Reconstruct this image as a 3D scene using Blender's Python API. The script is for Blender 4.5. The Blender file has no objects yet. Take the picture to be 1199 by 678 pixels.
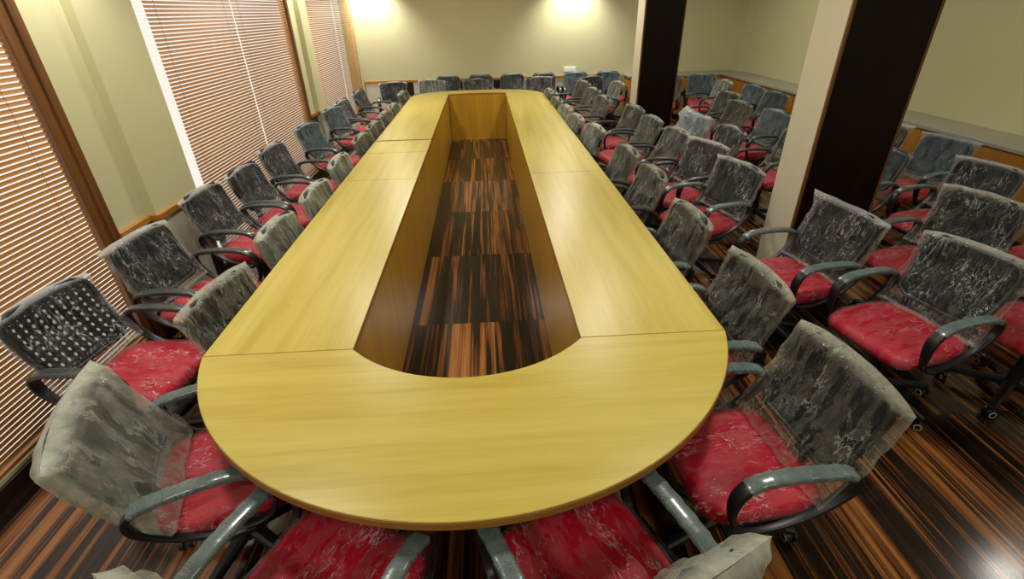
import bpy, bmesh, math, random
from mathutils import Vector, Matrix, noise
PI = math.pi
sc = bpy.context.scene
C = bpy.context.collection
rad = math.radians

# ------------------------------------------------------------------ materials
def new_mat(name):
    m = bpy.data.materials.new(name); m.use_nodes = True
    nt = m.node_tree; nt.nodes.clear()
    out = nt.nodes.new('ShaderNodeOutputMaterial')
    return m, nt, out

def N(nt, t, **kw):
    n = nt.nodes.new(t)
    for k, v in kw.items():
        if k in n.inputs: n.inputs[k].default_value = v
        else: setattr(n, k, v)
    return n

def ramp(nt, stops, interp='LINEAR'):
    r = nt.nodes.new('ShaderNodeValToRGB'); e = r.color_ramp
    e.interpolation = interp
    while len(e.elements) < len(stops): e.elements.new(0.5)
    for el, (p, c) in zip(e.elements, stops):
        el.position = p; el.color = (*c, 1) if len(c) == 3 else c
    return r

def simple(name, col, rough=0.6, metallic=0.0, var=0.0, scale=8.0, bump=0.0, bscale=60.0, coat=0.0, spec=0.5):
    m, nt, out = new_mat(name)
    b = N(nt, 'ShaderNodeBsdfPrincipled')
    b.inputs['Roughness'].default_value = rough; b.inputs['Metallic'].default_value = metallic
    b.inputs['Coat Weight'].default_value = coat; b.inputs['Specular IOR Level'].default_value = spec
    tc = N(nt, 'ShaderNodeTexCoord')
    if var > 0:
        n = N(nt, 'ShaderNodeTexNoise', Scale=scale, Detail=5.0)
        nt.links.new(tc.outputs['Object'], n.inputs['Vector'])
        r = ramp(nt, [(0.25, tuple(c * (1 - var) for c in col)), (0.75, tuple(min(1, c * (1 + var)) for c in col))])
        nt.links.new(n.outputs['Fac'], r.inputs['Fac']); nt.links.new(r.outputs['Color'], b.inputs['Base Color'])
    else:
        b.inputs['Base Color'].default_value = (*col, 1)
    if bump > 0:
        n2 = N(nt, 'ShaderNodeTexNoise', Scale=bscale, Detail=4.0)
        nt.links.new(tc.outputs['Object'], n2.inputs['Vector'])
        bp = N(nt, 'ShaderNodeBump', Strength=bump, Distance=0.004)
        nt.links.new(n2.outputs['Fac'], bp.inputs['Height']); nt.links.new(bp.outputs['Normal'], b.inputs['Normal'])
    nt.links.new(b.outputs['BSDF'], out.inputs['Surface'])
    return m

def wood(name, stops, axis, rough=0.35, stretch=14.0, scale=1.2, fine=0.25, coat=0.0, spec=0.5):
    """plain sawn veneer with the grain along axis 0/1/2"""
    m, nt, out = new_mat(name)
    b = N(nt, 'ShaderNodeBsdfPrincipled'); b.inputs['Roughness'].default_value = rough
    b.inputs['Coat Weight'].default_value = coat; b.inputs['Specular IOR Level'].default_value = spec
    tc = N(nt, 'ShaderNodeTexCoord'); mp = N(nt, 'ShaderNodeMapping')
    s = [stretch] * 3; s[axis] = 0.55
    mp.inputs['Scale'].default_value = s
    nt.links.new(tc.outputs['Object'], mp.inputs['Vector'])
    n1 = N(nt, 'ShaderNodeTexNoise', Scale=scale, Detail=6.0, Roughness=0.55, Distortion=0.6)
    n2 = N(nt, 'ShaderNodeTexNoise', Scale=scale * 7, Detail=4.0, Roughness=0.6)
    for n in (n1, n2): nt.links.new(mp.outputs['Vector'], n.inputs['Vector'])
    mx = N(nt, 'ShaderNodeMix', data_type='FLOAT'); mx.inputs[0].default_value = fine
    nt.links.new(n1.outputs['Fac'], mx.inputs[2]); nt.links.new(n2.outputs['Fac'], mx.inputs[3])
    r = ramp(nt, stops); nt.links.new(mx.outputs[0], r.inputs['Fac'])
    nt.links.new(r.outputs['Color'], b.inputs['Base Color'])
    nt.links.new(b.outputs['BSDF'], out.inputs['Surface'])
    return m

M = {}
M['wall'] = simple('cream_wall_paint', (0.53, 0.505, 0.29), 0.55, var=0.03, scale=1.5, bump=0.05, bscale=40)
M['ceiling'] = simple('white_ceiling_paint', (0.75, 0.73, 0.66), 0.8, var=0.02)
M['pillar_white'] = simple('pale_pillar_paint', (0.60, 0.56, 0.41), 0.45, var=0.03, scale=2)
M['dado_pale'] = simple('pale_dado_panel', (0.55, 0.53, 0.40), 0.4, var=0.04, scale=2)
M['dado_dark'] = wood('dark_dado_veneer', [(0.3, (0.012, 0.006, 0.004)), (0.7, (0.03, 0.014, 0.009))], 2, 0.35)
M['trim_wood'] = wood('orange_brown_trim', [(0.3, (0.06, 0.020, 0.004)), (0.55, (0.13, 0.046, 0.008)), (0.75, (0.21, 0.08, 0.014))], 2, 0.4)
M['trim_wood_y'] = wood('orange_brown_rail', [(0.3, (0.24, 0.09, 0.014)), (0.55, (0.42, 0.18, 0.03)), (0.75, (0.55, 0.27, 0.06))], 1, 0.4)
TS = [(0.28, (0.40, 0.30, 0.035)), (0.48, (0.50, 0.395, 0.070)), (0.68, (0.57, 0.465, 0.105)), (0.8, (0.60, 0.50, 0.13))]
M['top_x'] = wood('table_veneer_crosswise', TS, 0, 0.33, stretch=9, scale=1.3)
M['top_y'] = wood('table_veneer_lengthwise', TS, 1, 0.33, stretch=9, scale=1.3)
M['edge'] = wood('table_edge_band', [(0.3, (0.24, 0.10, 0.012)), (0.7, (0.34, 0.16, 0.025))], 0, 0.4)
M['inner'] = wood('inner_panel_veneer', [(0.3, (0.34, 0.18, 0.010)), (0.55, (0.45, 0.25, 0.018)), (0.75, (0.52, 0.31, 0.03))], 2, 0.32, stretch=10, scale=1.0)
M['cab'] = wood('cabinet_veneer', [(0.3, (0.30, 0.12, 0.012)), (0.7, (0.43, 0.19, 0.025))], 2, 0.4)
M['stone'] = simple('grey_worktop', (0.30, 0.30, 0.24), 0.3, var=0.12, scale=25)
M['pillar_dark'] = wood('ebony_pillar_veneer', [(0.35, (0.003, 0.0015, 0.001)), (0.6, (0.007, 0.003, 0.002)), (0.8, (0.018, 0.007, 0.004))], 2, 0.3, stretch=7, spec=0.22)
M['white_frame'] = simple('white_window_frame', (0.8, 0.8, 0.76), 0.35)
M['slat'] = wood('brown_blind_slat', [(0.3, (0.25, 0.095, 0.012)), (0.7, (0.37, 0.16, 0.026))], 1, 0.45)
M['black'] = simple('black_plastic', (0.007, 0.007, 0.008), 0.38, bump=0.05, bscale=150)
M['steel'] = simple('grey_steel', (0.5, 0.5, 0.5), 0.3, metallic=0.9)
M['ring'] = simple('pale_caster_ring', (0.55, 0.52, 0.47), 0.35)
M['red'] = simple('crimson_upholstery', (0.44, 0.004, 0.022), 0.6, var=0.08, scale=12, bump=0.1, bscale=200, spec=0.2)
M['socket'] = simple('white_socket_plastic', (0.82, 0.80, 0.72), 0.3)

def mat_floor():
    m, nt, out = new_mat('macassar_laminate_floor'); L = nt.links.new
    b = N(nt, 'ShaderNodeBsdfPrincipled')
    tc = N(nt, 'ShaderNodeTexCoord'); sep = N(nt, 'ShaderNodeSeparateXYZ'); L(tc.outputs['Object'], sep.inputs[0])
    # board index: 0.37 m wide, 1.12 m long, joints in line
    def mth(op, a, bb=None, c=None):
        n = N(nt, 'ShaderNodeMath', operation=op)
        for i, v in enumerate((a, bb, c)):
            if v is None: continue
            if isinstance(v, (int, float)): n.inputs[i].default_value = v
            else: L(v, n.inputs[i])
        return n.outputs[0]
    ux = mth('DIVIDE', sep.outputs['X'], 0.37); uy = mth('DIVIDE', mth('ADD', sep.outputs['Y'], 0.41), 1.12)
    ix = mth('FLOOR', ux); iy = mth('FLOOR', uy)
    cmb = N(nt, 'ShaderNodeCombineXYZ'); L(ix, cmb.inputs[0]); L(iy, cmb.inputs[1])
    wn = N(nt, 'ShaderNodeTexWhiteNoise'); wn.noise_dimensions = '3D'; L(cmb.outputs[0], wn.inputs['Vector'])
    # shift the grain per board
    sx = mth('ADD', mth('MULTIPLY', sep.outputs['X'], 1.0), mth('MULTIPLY', wn.outputs['Value'], 37.0))
    gv = N(nt, 'ShaderNodeCombineXYZ'); L(mth('MULTIPLY', sx, 15.0), gv.inputs[0]); L(mth('MULTIPLY', sep.outputs['Y'], 0.45), gv.inputs[1]); L(mth('MULTIPLY', wn.outputs['Value'], 11.0), gv.inputs[2])
    n1 = N(nt, 'ShaderNodeTexNoise', Scale=1.0, Detail=3.0, Roughness=0.6, Distortion=0.25); L(gv.outputs[0], n1.inputs['Vector'])
    gv2 = N(nt, 'ShaderNodeVectorMath', operation='MULTIPLY'); L(gv.outputs[0], gv2.inputs[0]); gv2.inputs[1].default_value = (4.5, 1.6, 1)
    n2 = N(nt, 'ShaderNodeTexNoise', Scale=1.0, Detail=4.0, Roughness=0.65, Distortion=0.3); L(gv2.outputs[0], n2.inputs['Vector'])
    t = mth('ADD', mth('MULTIPLY', n1.outputs['Fac'], 0.62), mth('MULTIPLY', n2.outputs['Fac'], 0.42))
    t = mth('ADD', t, mth('MULTIPLY', mth('SUBTRACT', wn.outputs['Value'], 0.5), 0.10))
    r = ramp(nt, [(0.42, (0.006, 0.004, 0.003)), (0.515, (0.014, 0.008, 0.005)), (0.55, (0.09, 0.030, 0.009)), (0.60, (0.24, 0.085, 0.020)), (0.66, (0.33, 0.135, 0.036)), (0.75, (0.45, 0.25, 0.10))])
    L(t, r.inputs['Fac'])
    # dark joint lines between boards
    fx = mth('ABSOLUTE', mth('SUBTRACT', mth('FRACT', ux), 0.5)); fy = mth('ABSOLUTE', mth('SUBTRACT', mth('FRACT', uy), 0.5))
    jx = mth('GREATER_THAN', fx, 0.4965); jy = mth('GREATER_THAN', fy, 0.4985)
    j = mth('MAXIMUM', jx, jy)
    mx = N(nt, 'ShaderNodeMix', data_type='RGBA'); L(j, mx.inputs[0]); L(r.outputs['Color'], mx.inputs[6]); mx.inputs[7].default_value = (0.006, 0.004, 0.003, 1)
    L(mx.outputs[2], b.inputs['Base Color'])
    b.inputs['Roughness'].default_value = 0.16
    b.inputs['Specular IOR Level'].default_value = 0.45
    L(b.outputs['BSDF'], out.inputs['Surface'])
    return m
M['floor'] = mat_floor()

def mat_backmesh():
    """black back fabric; rows of pale dots paint in light coming through its perforations"""
    m, nt, out = new_mat('black_back_painted_light_dots'); L = nt.links.new
    b = N(nt, 'ShaderNodeBsdfPrincipled'); b.inputs['Base Color'].default_value = (0.008, 0.009, 0.011, 1); b.inputs['Roughness'].default_value = 0.85; b.inputs['Specular IOR Level'].default_value = 0.12
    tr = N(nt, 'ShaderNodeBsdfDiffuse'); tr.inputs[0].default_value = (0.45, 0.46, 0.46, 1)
    tc = N(nt, 'ShaderNodeTexCoord'); sep = N(nt, 'ShaderNodeSeparateXYZ'); L(tc.outputs['Object'], sep.inputs[0])
    def mth(op, a, bb=None):
        n = N(nt, 'ShaderNodeMath', operation=op)
        for i, v in enumerate((a, bb)):
            if v is None: continue
            if isinstance(v, (int, float)): n.inputs[i].default_value = v
            else: L(v, n.inputs[i])
        return n.outputs[0]
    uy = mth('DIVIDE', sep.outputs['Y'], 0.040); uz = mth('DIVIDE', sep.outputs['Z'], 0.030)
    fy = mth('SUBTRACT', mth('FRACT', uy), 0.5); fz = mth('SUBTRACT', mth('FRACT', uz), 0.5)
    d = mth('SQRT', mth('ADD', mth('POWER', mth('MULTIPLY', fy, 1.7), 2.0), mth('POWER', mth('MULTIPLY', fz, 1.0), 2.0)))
    light_dot = mth('LESS_THAN', d, 0.26)
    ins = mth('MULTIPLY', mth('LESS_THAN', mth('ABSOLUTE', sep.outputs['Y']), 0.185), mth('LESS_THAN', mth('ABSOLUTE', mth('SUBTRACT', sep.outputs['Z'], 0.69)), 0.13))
    mx = N(nt, 'ShaderNodeMixShader'); L(mth('MULTIPLY', light_dot, ins), mx.inputs[0]); L(b.outputs[0], mx.inputs[1]); L(tr.outputs[0], mx.inputs[2])
    L(mx.outputs[0], out.inputs['Surface'])
    return m
M['backmesh'] = mat_backmesh()
M['black_cloth'] = simple('black_back_fabric', (0.008, 0.009, 0.011), 0.85, bump=0.15, bscale=250, spec=0.12)

def plastic(name, haze, broad, tint=(0.80, 0.82, 0.78), stretch=(30, 30, 5), bump=1.0, rough=0.09, base=0.0, width=0.035, rim=0.35, seam=0.45, tilt=0.35, spec=0.0):
    """thin wrinkled polythene: see-through, glossy, milky along its creases (painted glints on the seat film), its welded seams and where it is seen edge-on"""
    m, nt, out = new_mat(name); L = nt.links.new
    def mth(op, a, b=None, clamp=False):
        n = N(nt, 'ShaderNodeMath', operation=op); n.use_clamp = clamp
        for k, v in enumerate((a, b)):
            if v is None: continue
            if isinstance(v, (int, float)): n.inputs[k].default_value = v
            else: L(v, n.inputs[k])
        return n.outputs[0]
    tc = N(nt, 'ShaderNodeTexCoord'); oi = N(nt, 'ShaderNodeObjectInfo')
    add = N(nt, 'ShaderNodeVectorMath', operation='ADD'); L(tc.outputs['Object'], add.inputs[0]); L(oi.outputs['Random'], add.inputs[1])
    def noise_(st, rot, detail, dist, roughn=0.6, scale=1.0):
        mp = N(nt, 'ShaderNodeMapping'); mp.inputs['Scale'].default_value = st; mp.inputs['Rotation'].default_value = rot
        L(add.outputs[0], mp.inputs['Vector'])
        n = N(nt, 'ShaderNodeTexNoise', Scale=scale, Detail=detail, Distortion=dist, Roughness=roughn); L(mp.outputs[0], n.inputs['Vector'])
        return n.outputs['Fac']
    na = noise_(stretch, (tilt, 0, 0), 3.0, 0.35)
    nb = noise_((stretch[0] * 1.7, stretch[1] * 1.7, stretch[2] * 1.5), (-tilt * 1.3, 0, 0.4), 3.0, 0.5)
    nc = noise_((6, 7, 4), (0, 0, 0), 2.0, 0.6)
    nd = noise_((70, 70, 45), (0.6, 0.3, 0), 2.0, 1.0)
    def ridge(f, wd):
        n = N(nt, 'ShaderNodeMapRange'); n.interpolation_type = 'SMOOTHSTEP'
        n.inputs['From Min'].default_value = 0.0; n.inputs['From Max'].default_value = wd; n.inputs['To Min'].default_value = 1.0; n.inputs['To Max'].default_value = 0.0
        L(mth('ABSOLUTE', mth('SUBTRACT', f, 0.5)), n.inputs['Value']); return n.outputs[0]
    ra, rb = ridge(na, width), ridge(nb, width * 0.9)
    msk = N(nt, 'ShaderNodeMapRange'); msk.inputs['From Min'].default_value = 0.44; msk.inputs['From Max'].default_value = 0.62; L(nc, msk.inputs['Value'])
    crease = mth('MULTIPLY', mth('MAXIMUM', ra, mth('MULTIPLY', rb, 0.6)), mth('ADD', mth('MULTIPLY', msk.outputs[0], 0.88), 0.12))
    wide = N(nt, 'ShaderNodeMapRange'); wide.inputs['From Min'].default_value = 0.42; wide.inputs['From Max'].default_value = 0.68; L(na, wide.inputs['Value'])
    at = N(nt, 'ShaderNodeAttribute'); at.attribute_name = 'seam'
    lw = N(nt, 'ShaderNodeLayerWeight', Blend=0.5)
    h1 = mth('ADD', mth('MULTIPLY', crease, haze), mth('ADD', mth('MULTIPLY', wide.outputs[0], broad), base))
    h2 = mth('ADD', mth('MULTIPLY', at.outputs['Fac'], seam), mth('MULTIPLY', mth('POWER', lw.outputs['Facing'], 4.0), rim))
    hf = mth('MINIMUM', mth('ADD', h1, h2), 0.92)
    hgt = mth('ADD', mth('MULTIPLY', na, 1.0), mth('ADD', mth('MULTIPLY', nb, 0.55), mth('MULTIPLY', nd, 0.16)))
    bp = N(nt, 'ShaderNodeBump', Strength=bump, Distance=0.02); L(hgt, bp.inputs['Height'])
    tr = N(nt, 'ShaderNodeBsdfTransparent'); tr.inputs[0].default_value = (0.985, 0.985, 0.985, 1)
    gl = N(nt, 'ShaderNodeBsdfGlossy'); gl.inputs['Roughness'].default_value = rough; gl.inputs['Color'].default_value = (0.97, 0.98, 0.97, 1)
    L(bp.outputs[0], gl.inputs['Normal'])
    df = N(nt, 'ShaderNodeBsdfDiffuse'); df.inputs['Color'].default_value = (*tint, 1); L(bp.outputs[0], df.inputs['Normal'])
    tl = N(nt, 'ShaderNodeBsdfTranslucent'); tl.inputs['Color'].default_value = (*tint, 1)
    dm = N(nt, 'ShaderNodeMixShader'); dm.inputs[0].default_value = 0.3; L(df.outputs[0], dm.inputs[1]); L(tl.outputs[0], dm.inputs[2])
    s1 = N(nt, 'ShaderNodeMixShader'); L(hf, s1.inputs[0]); L(tr.outputs[0], s1.inputs[1]); L(dm.outputs[0], s1.inputs[2])
    fr = N(nt, 'ShaderNodeFresnel', IOR=1.22); L(bp.outputs[0], fr.inputs['Normal'])
    fb = mth('MINIMUM', mth('ADD', fr.outputs[0], spec), 0.22)
    s2 = N(nt, 'ShaderNodeMixShader'); L(fb, s2.inputs[0]); L(s1.outputs[0], s2.inputs[1]); L(gl.outputs[0], s2.inputs[2])
    L(s2.outputs[0], out.inputs['Surface'])
    return m
M['bag_clear'] = plastic('clear_plastic_bag', 0.58, 0.02, stretch=(28, 28, 2.4), width=0.022, spec=0.004)
M['bag_mid'] = plastic('hazy_plastic_bag', 0.46, 0.17, tint=(0.64, 0.66, 0.54), base=0.02, stretch=(30, 30, 2.2), tilt=0.25)
M['bag_olive'] = plastic('olive_grey_plastic_bag', 0.50, 0.13, tint=(0.60, 0.61, 0.48), base=0.015, stretch=(24, 24, 2.6), tilt=0.45, width=0.03)
M['bag_milky'] = plastic('milky_plastic_bag', 0.28, 0.30, tint=(0.60, 0.64, 0.53), stretch=(15, 15, 2.6), bump=0.6, base=0.17, width=0.03)
M['bag_blue'] = plastic('bluish_plastic_bag', 0.30, 0.16, tint=(0.42, 0.56, 0.60), base=0.07, stretch=(20, 20, 3))
M['bag_pale'] = plastic('pale_plastic_bag', 0.30, 0.30, tint=(0.56, 0.66, 0.67), base=0.32, stretch=(12, 12, 4))
M['film'] = plastic('seat_plastic_film', 0.55, 0.09, tint=(0.95, 0.78, 0.78), stretch=(9, 24, 9), bump=0.9, base=0.0, width=0.022, rim=0.06, seam=0.0, spec=0.004)  # pale ridge streaks put the film's glints into its colour
M['wrap'] = plastic('arm_plastic_wrap', 0.35, 0.12, tint=(0.34, 0.46, 0.43), stretch=(40, 12, 12), bump=0.03, base=0.36, width=0.02, rim=0.1, rough=0.2, spec=0.03)
M['wrap_dark'] = plastic('dark_arm_plastic_wrap', 0.30, 0.06, tint=(0.26, 0.29, 0.26), stretch=(40, 12, 12), bump=0.03, base=0.10, width=0.02, rim=0.1, rough=0.2, spec=0.03)

def mat_glass():
    m, nt, out = new_mat('window_glass')
    t = N(nt, 'ShaderNodeBsdfTransparent'); g = N(nt, 'ShaderNodeBsdfGlossy'); g.inputs['Roughness'].default_value = 0.02
    x = N(nt, 'ShaderNodeMixShader'); x.inputs[0].default_value = 0.06
    nt.links.new(t.outputs[0], x.inputs[1]); nt.links.new(g.outputs[0], x.inputs[2]); nt.links.new(x.outputs[0], out.inputs['Surface'])
    return m
M['glass'] = mat_glass()

# ------------------------------------------------------------------ mesh helpers
def mesh_from(bm, name, mats, smooth=False, recalc=True):
    if recalc: bmesh.ops.recalc_face_normals(bm, faces=bm.faces)
    me = bpy.data.meshes.new(name); bm.to_mesh(me); bm.free()
    for m in (mats if isinstance(mats, (list, tuple)) else [mats]): me.materials.append(m)
    if smooth:
        for p in me.polygons: p.use_smooth = True
    return me

def obj(name, me, parent=None, loc=None):
    o = bpy.data.objects.new(name, me); C.objects.link(o)
    if parent: o.parent = parent
    if loc: o.location = loc
    return o

def empty(name, loc, rz=0.0):
    o = bpy.data.objects.new(name, None); C.objects.link(o)
    o.empty_display_size = 0.1; o.location = loc; o.rotation_euler = (0, 0, rz)
    return o

def tag(o, label, cat, group=None):
    o['label'] = label; o['category'] = cat
    if group: o['group'] = group
    return o

def struct(o, label=None):
    o['kind'] = 'structure'
    if label: o['label'] = label
    return o

def add_box(bm, x0, x1, y0, y1, z0, z1, bevel=0.0, mi=0):
    r = bmesh.ops.create_cube(bm, size=1.0)
    vs = r['verts']
    for v in vs:
        v.co = Vector(((x0 + x1) / 2 + v.co.x * (x1 - x0), (y0 + y1) / 2 + v.co.y * (y1 - y0), (z0 + z1) / 2 + v.co.z * (z1 - z0)))
    fs = set(f for v in vs for f in v.link_faces)
    for f in fs: f.material_index = mi
    if bevel > 0:
        es = list(set(e for v in vs for e in v.link_edges))
        bmesh.ops.bevel(bm, geom=es, offset=bevel, segments=2, affect='EDGES', profile=0.5)

def box_mesh(name, dims, mat, bevel=0.0):
    bm = bmesh.new(); add_box(bm, *dims, bevel=bevel); return mesh_from(bm, name, mat)

def add_cyl(bm, p0, p1, r0, r1=None, seg=16, mi=0, caps=True):
    r1 = r0 if r1 is None else r1
    p0, p1 = Vector(p0), Vector(p1); d = (p1 - p0)
    q = d.to_track_quat('Z', 'Y').to_matrix().to_4x4()
    mt = Matrix.Translation((p0 + p1) / 2) @ q
    r = bmesh.ops.create_cone(bm, cap_ends=caps, segments=seg, radius1=r0, radius2=r1, depth=d.length, matrix=mt)
    for f in set(f for v in r['verts'] for f in v.link_faces): f.material_index = mi

def add_prism(bm, pts, z0, z1, bevel=0.0, mi_top=0, mi_side=0):
    vs = [bm.verts.new((x, y, z1)) for x, y in pts]
    f = bm.faces.new(vs); f.material_index = mi_top
    r = bmesh.ops.extrude_face_region(bm, geom=[f])
    ev = [g for g in r['geom'] if isinstance(g, bmesh.types.BMVert)]
    for v in ev: v.co.z = z0
    sides = set(ff for v in ev for ff in v.link_faces)
    for ff in sides:
        if abs(ff.normal.z) < 0.5 or True:
            zz = [v.co.z for v in ff.verts]
            if max(zz) - min(zz) > 1e-5: ff.material_index = mi_side
    return f

def add_sweep(bm, path, prof, closed=False, up=Vector((0, 1, 0)), scale=None, mi=0):
    """sweep a closed profile (list of (a,b)) along path; a along 'up', b along the normal in the path plane"""
    n = len(path); rings = []
    for i, p in enumerate(path):
        a = path[(i - 1) % n] if (closed or i > 0) else p
        b = path[(i + 1) % n] if (closed or i < n - 1) else p
        t = (Vector(b) - Vector(a)).normalized()
        side = t.cross(up).normalized()
        s = scale[i] if scale else 1.0
        rings.append([bm.verts.new(Vector(p) + up * (u * s) + side * (w * s)) for u, w in prof])
    m = len(prof)
    rng = range(n if closed else n - 1)
    for i in rng:
        A, B = rings[i], rings[(i + 1) % n]
        for k in range(m):
            f = bm.faces.new((A[k], A[(k + 1) % m], B[(k + 1) % m], B[k])); f.material_index = mi
    if not closed:
        for R_ in (rings[0], rings[-1]):
            f = bm.faces.new(R_); f.material_index = mi

def catmull(pts, sub=6, closed=True):
    out = []; n = len(pts); P = [Vector(p) for p in pts]
    for i in range(n if closed else n - 1):
        p0, p1, p2, p3 = (P[(i - 1) % n], P[i], P[(i + 1) % n], P[(i + 2) % n]) if closed else (P[max(i - 1, 0)], P[i], P[i + 1], P[min(i + 2, n - 1)])
        for k in range(sub):
            t = k / sub
            out.append(0.5 * ((2 * p1) + (-p0 + p2) * t + (2 * p0 - 5 * p1 + 4 * p2 - p3) * t * t + (-p0 + 3 * p1 - 3 * p2 + p3) * t ** 3))
    if not closed: out.append(P[-1])
    return out

def rrect(a, b, r, seg=3):
    pts = []
    for cx, cy, s in ((a - r, b - r, 0), (-a + r, b - r, 90), (-a + r, -b + r, 180), (a - r, -b + r, 270)):
        for k in range(seg + 1):
            an = rad(s + 90 * k / seg); pts.append((cx + r * math.cos(an), cy + r * math.sin(an)))
    return pts

# ------------------------------------------------------------------ room shell
XL, XR, YB, YF, ZC = -2.30, 5.05, 10.42, -2.4, 2.85
struct(obj('floor', box_mesh('floor', (XL - 0.25, XR + 0.2, YF - 0.2, YB + 0.2, -0.08, 0.0), M['floor'])))
struct(obj('ceiling', box_mesh('ceiling', (XL - 0.25, XR + 0.2, YF - 0.2, YB + 0.2, ZC, ZC + 0.1), M['ceiling'])))
struct(obj('wall_back', box_mesh('wall_back', (XL - 0.25, XR + 0.2, YB, YB + 0.2, 0, ZC), M['wall'])))
struct(obj('wall_right', box_mesh('wall_right', (XR, XR + 0.2, YF, YB, 0, ZC), M['wall'])))
struct(obj('wall_front', box_mesh('wall_front', (XL - 0.25, XR + 0.2, YF - 0.2, YF, 0, ZC), M['wall'])))
WIN = [(0.02, 2.90), (3.80, 6.88), (7.45, 10.32)]
ZS, ZH = 0.10, 2.45
bm = bmesh.new()
ys = [YF] + [v for w in WIN for v in w] + [YB]
for a, b in zip(ys[0::2], ys[1::2]): add_box(bm, XL - 0.08, XL, a, b, 0, ZC)
for a, b in WIN:
    add_box(bm, XL - 0.08, XL, a, b, 0, ZS); add_box(bm, XL - 0.08, XL, a, b, ZH, ZC)
# the second half of each wall pier stands a little proud
add_box(bm, XL - 0.02, XL + 0.06, 3.26, 3.80, 0, ZC)
add_box(bm, XL - 0.02, XL + 0.06, 7.16, 7.45, 0, ZC)
struct(obj('wall_left', mesh_from(bm, 'wall_left', M['wall'])))
bm = bmesh.new()
add_box(bm, XR - 0.10, XR, YB - 0.30, YB, 0.8, ZC)
struct(obj('trim_1', mesh_from(bm, 'corner_pilaster', M['wall'])), 'pale pilaster strip in the far right corner')

# windows: frame and panes behind the blinds
for i, (a, b) in enumerate(WIN):
    w = struct(empty(f'window_{i+1}', (XL, (a + b) / 2, ZS)))
    bm = bmesh.new(); h = (b - a) / 2; t = 0.03
    add_box(bm, -0.075, -0.045, -h, -h + t, 0, ZH - ZS); add_box(bm, -0.075, -0.045, h - t, h, 0, ZH - ZS)
    add_box(bm, -0.075, -0.045, -h, h, 0, t); add_box(bm, -0.075, -0.045, -h, h, ZH - ZS - t, ZH - ZS)
    struct(obj('window_frame', mesh_from(bm, 'window_frame', M['white_frame']), w))
    for s in (-1, 1):
        bm = bmesh.new(); add_box(bm, -0.062, -0.058, min(s * h, s * 0.002), max(s * h, s * 0.002), t / 2, ZH - ZS - t / 2)
        struct(obj('pane', mesh_from(bm, 'pane', M['glass']), w))
# wooden casing at the right of the near window, thin jamb at the second
bm = bmesh.new(); add_box(bm, XL - 0.03, XL + 0.012, 2.80, 2.93, 0.0, ZC, 0.004); add_box(bm, XL + 0.008, XL + 0.022, 2.875, 2.935, 0.0, ZC, 0.004)
struct(obj('trim_2', mesh_from(bm, 'window_casing', M['trim_wood'])), 'orange brown wooden casing beside the near blinds')
bm = bmesh.new(); add_box(bm, XL - 0.03, XL + 0.02, 6.84, 6.90, 0.0, ZC, 0.004)
struct(obj('trim_3', mesh_from(bm, 'window_jamb', M['trim_wood'])))

# dado rail with panels on the piers and on the left part of the back wall
def dado(idx, rails, pales, darks):
    bm = bmesh.new()
    for r in rails: add_box(bm, *r, 0.755, 0.795, 0.003)
    t = struct(obj(f'trim_{idx}', mesh_from(bm, 'dado_rail', M['trim_wood_y'])))
    for nm, lst, m in (('pale_panel', pales, 'dado_pale'), ('dark_panel', darks, 'dado_dark')):
        for p in lst: struct(obj(nm, box_mesh(nm, (*p, 0.0, 0.756), M[m], 0.002), t))
dado(4, [(XL - .01, XL + .03, 2.94, 3.26), (XL + .02, XL + .09, 3.245, 3.805)],
     [(XL + .055, XL + .075, 3.25, 3.66)], [(XL - .005, XL + .012, 2.94, 3.26), (XL + .055, XL + .075, 3.665, 3.80)])
dado(5, [(XL - .01, XL + .03, 6.90, 7.16), (XL + .02, XL + .09, 7.145, 7.455)],
     [(XL + .055, XL + .075, 7.15, 7.45)], [(XL - .005, XL + .012, 6.90, 7.16)])
xs = [-2.28, -1.56, -1.36, -1.02, -0.92, -0.45, -0.28, 0.20, 0.36, 0.95, 1.15, 1.7, 1.9, 2.45, 2.62]
dado(6, [(XL + .01, 2.72, YB - .03, YB + .005)],
     [(xs[k], xs[k + 1] - .004, YB - .016, YB + .005) for k in range(0, 14, 2)], [(xs[k], xs[k + 1] - .004, YB - .016, YB + .005) for k in range(1, 14, 2)])

# baseboards
struct(obj('baseboard_left', box_mesh('baseboard_left', (XL - .005, XL + .015, YF, YB, 0.0, 0.085), M['dado_dark'], 0.003)))

# pillars: pale sides, ebony front with thin wooden edge strips
def pillar(x0, x1, y0, y1, label):
    p = struct(obj('pillar', box_mesh('pillar', (0, x1 - x0, 0.012, y1 - y0, 0, ZC), M['pillar_white'], 0.003), loc=(x0, y0, 0)), label)
    struct(obj('front_panel', box_mesh('pillar_panel', (0.02, x1 - x0 - 0.012, 0.0, 0.013, 0, ZC), M['pillar_dark']), p))
    bm = bmesh.new(); add_box(bm, 0.004, 0.021, -0.004, 0.014, 0, ZC, 0.002); add_box(bm, x1 - x0 - 0.013, x1 - x0 + 0.002, -0.004, 0.014, 0, ZC, 0.002)
    struct(obj('edge_trim', mesh_from(bm, 'pillar_edge', M['trim_wood']), p))
pillar(2.085, 2.62, 3.07, 3.39, 'near pillar with pale side and glossy ebony front')
pillar(2.10, 2.63, 7.10, 7.42, 'far pillar with pale side and ebony front')

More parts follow.
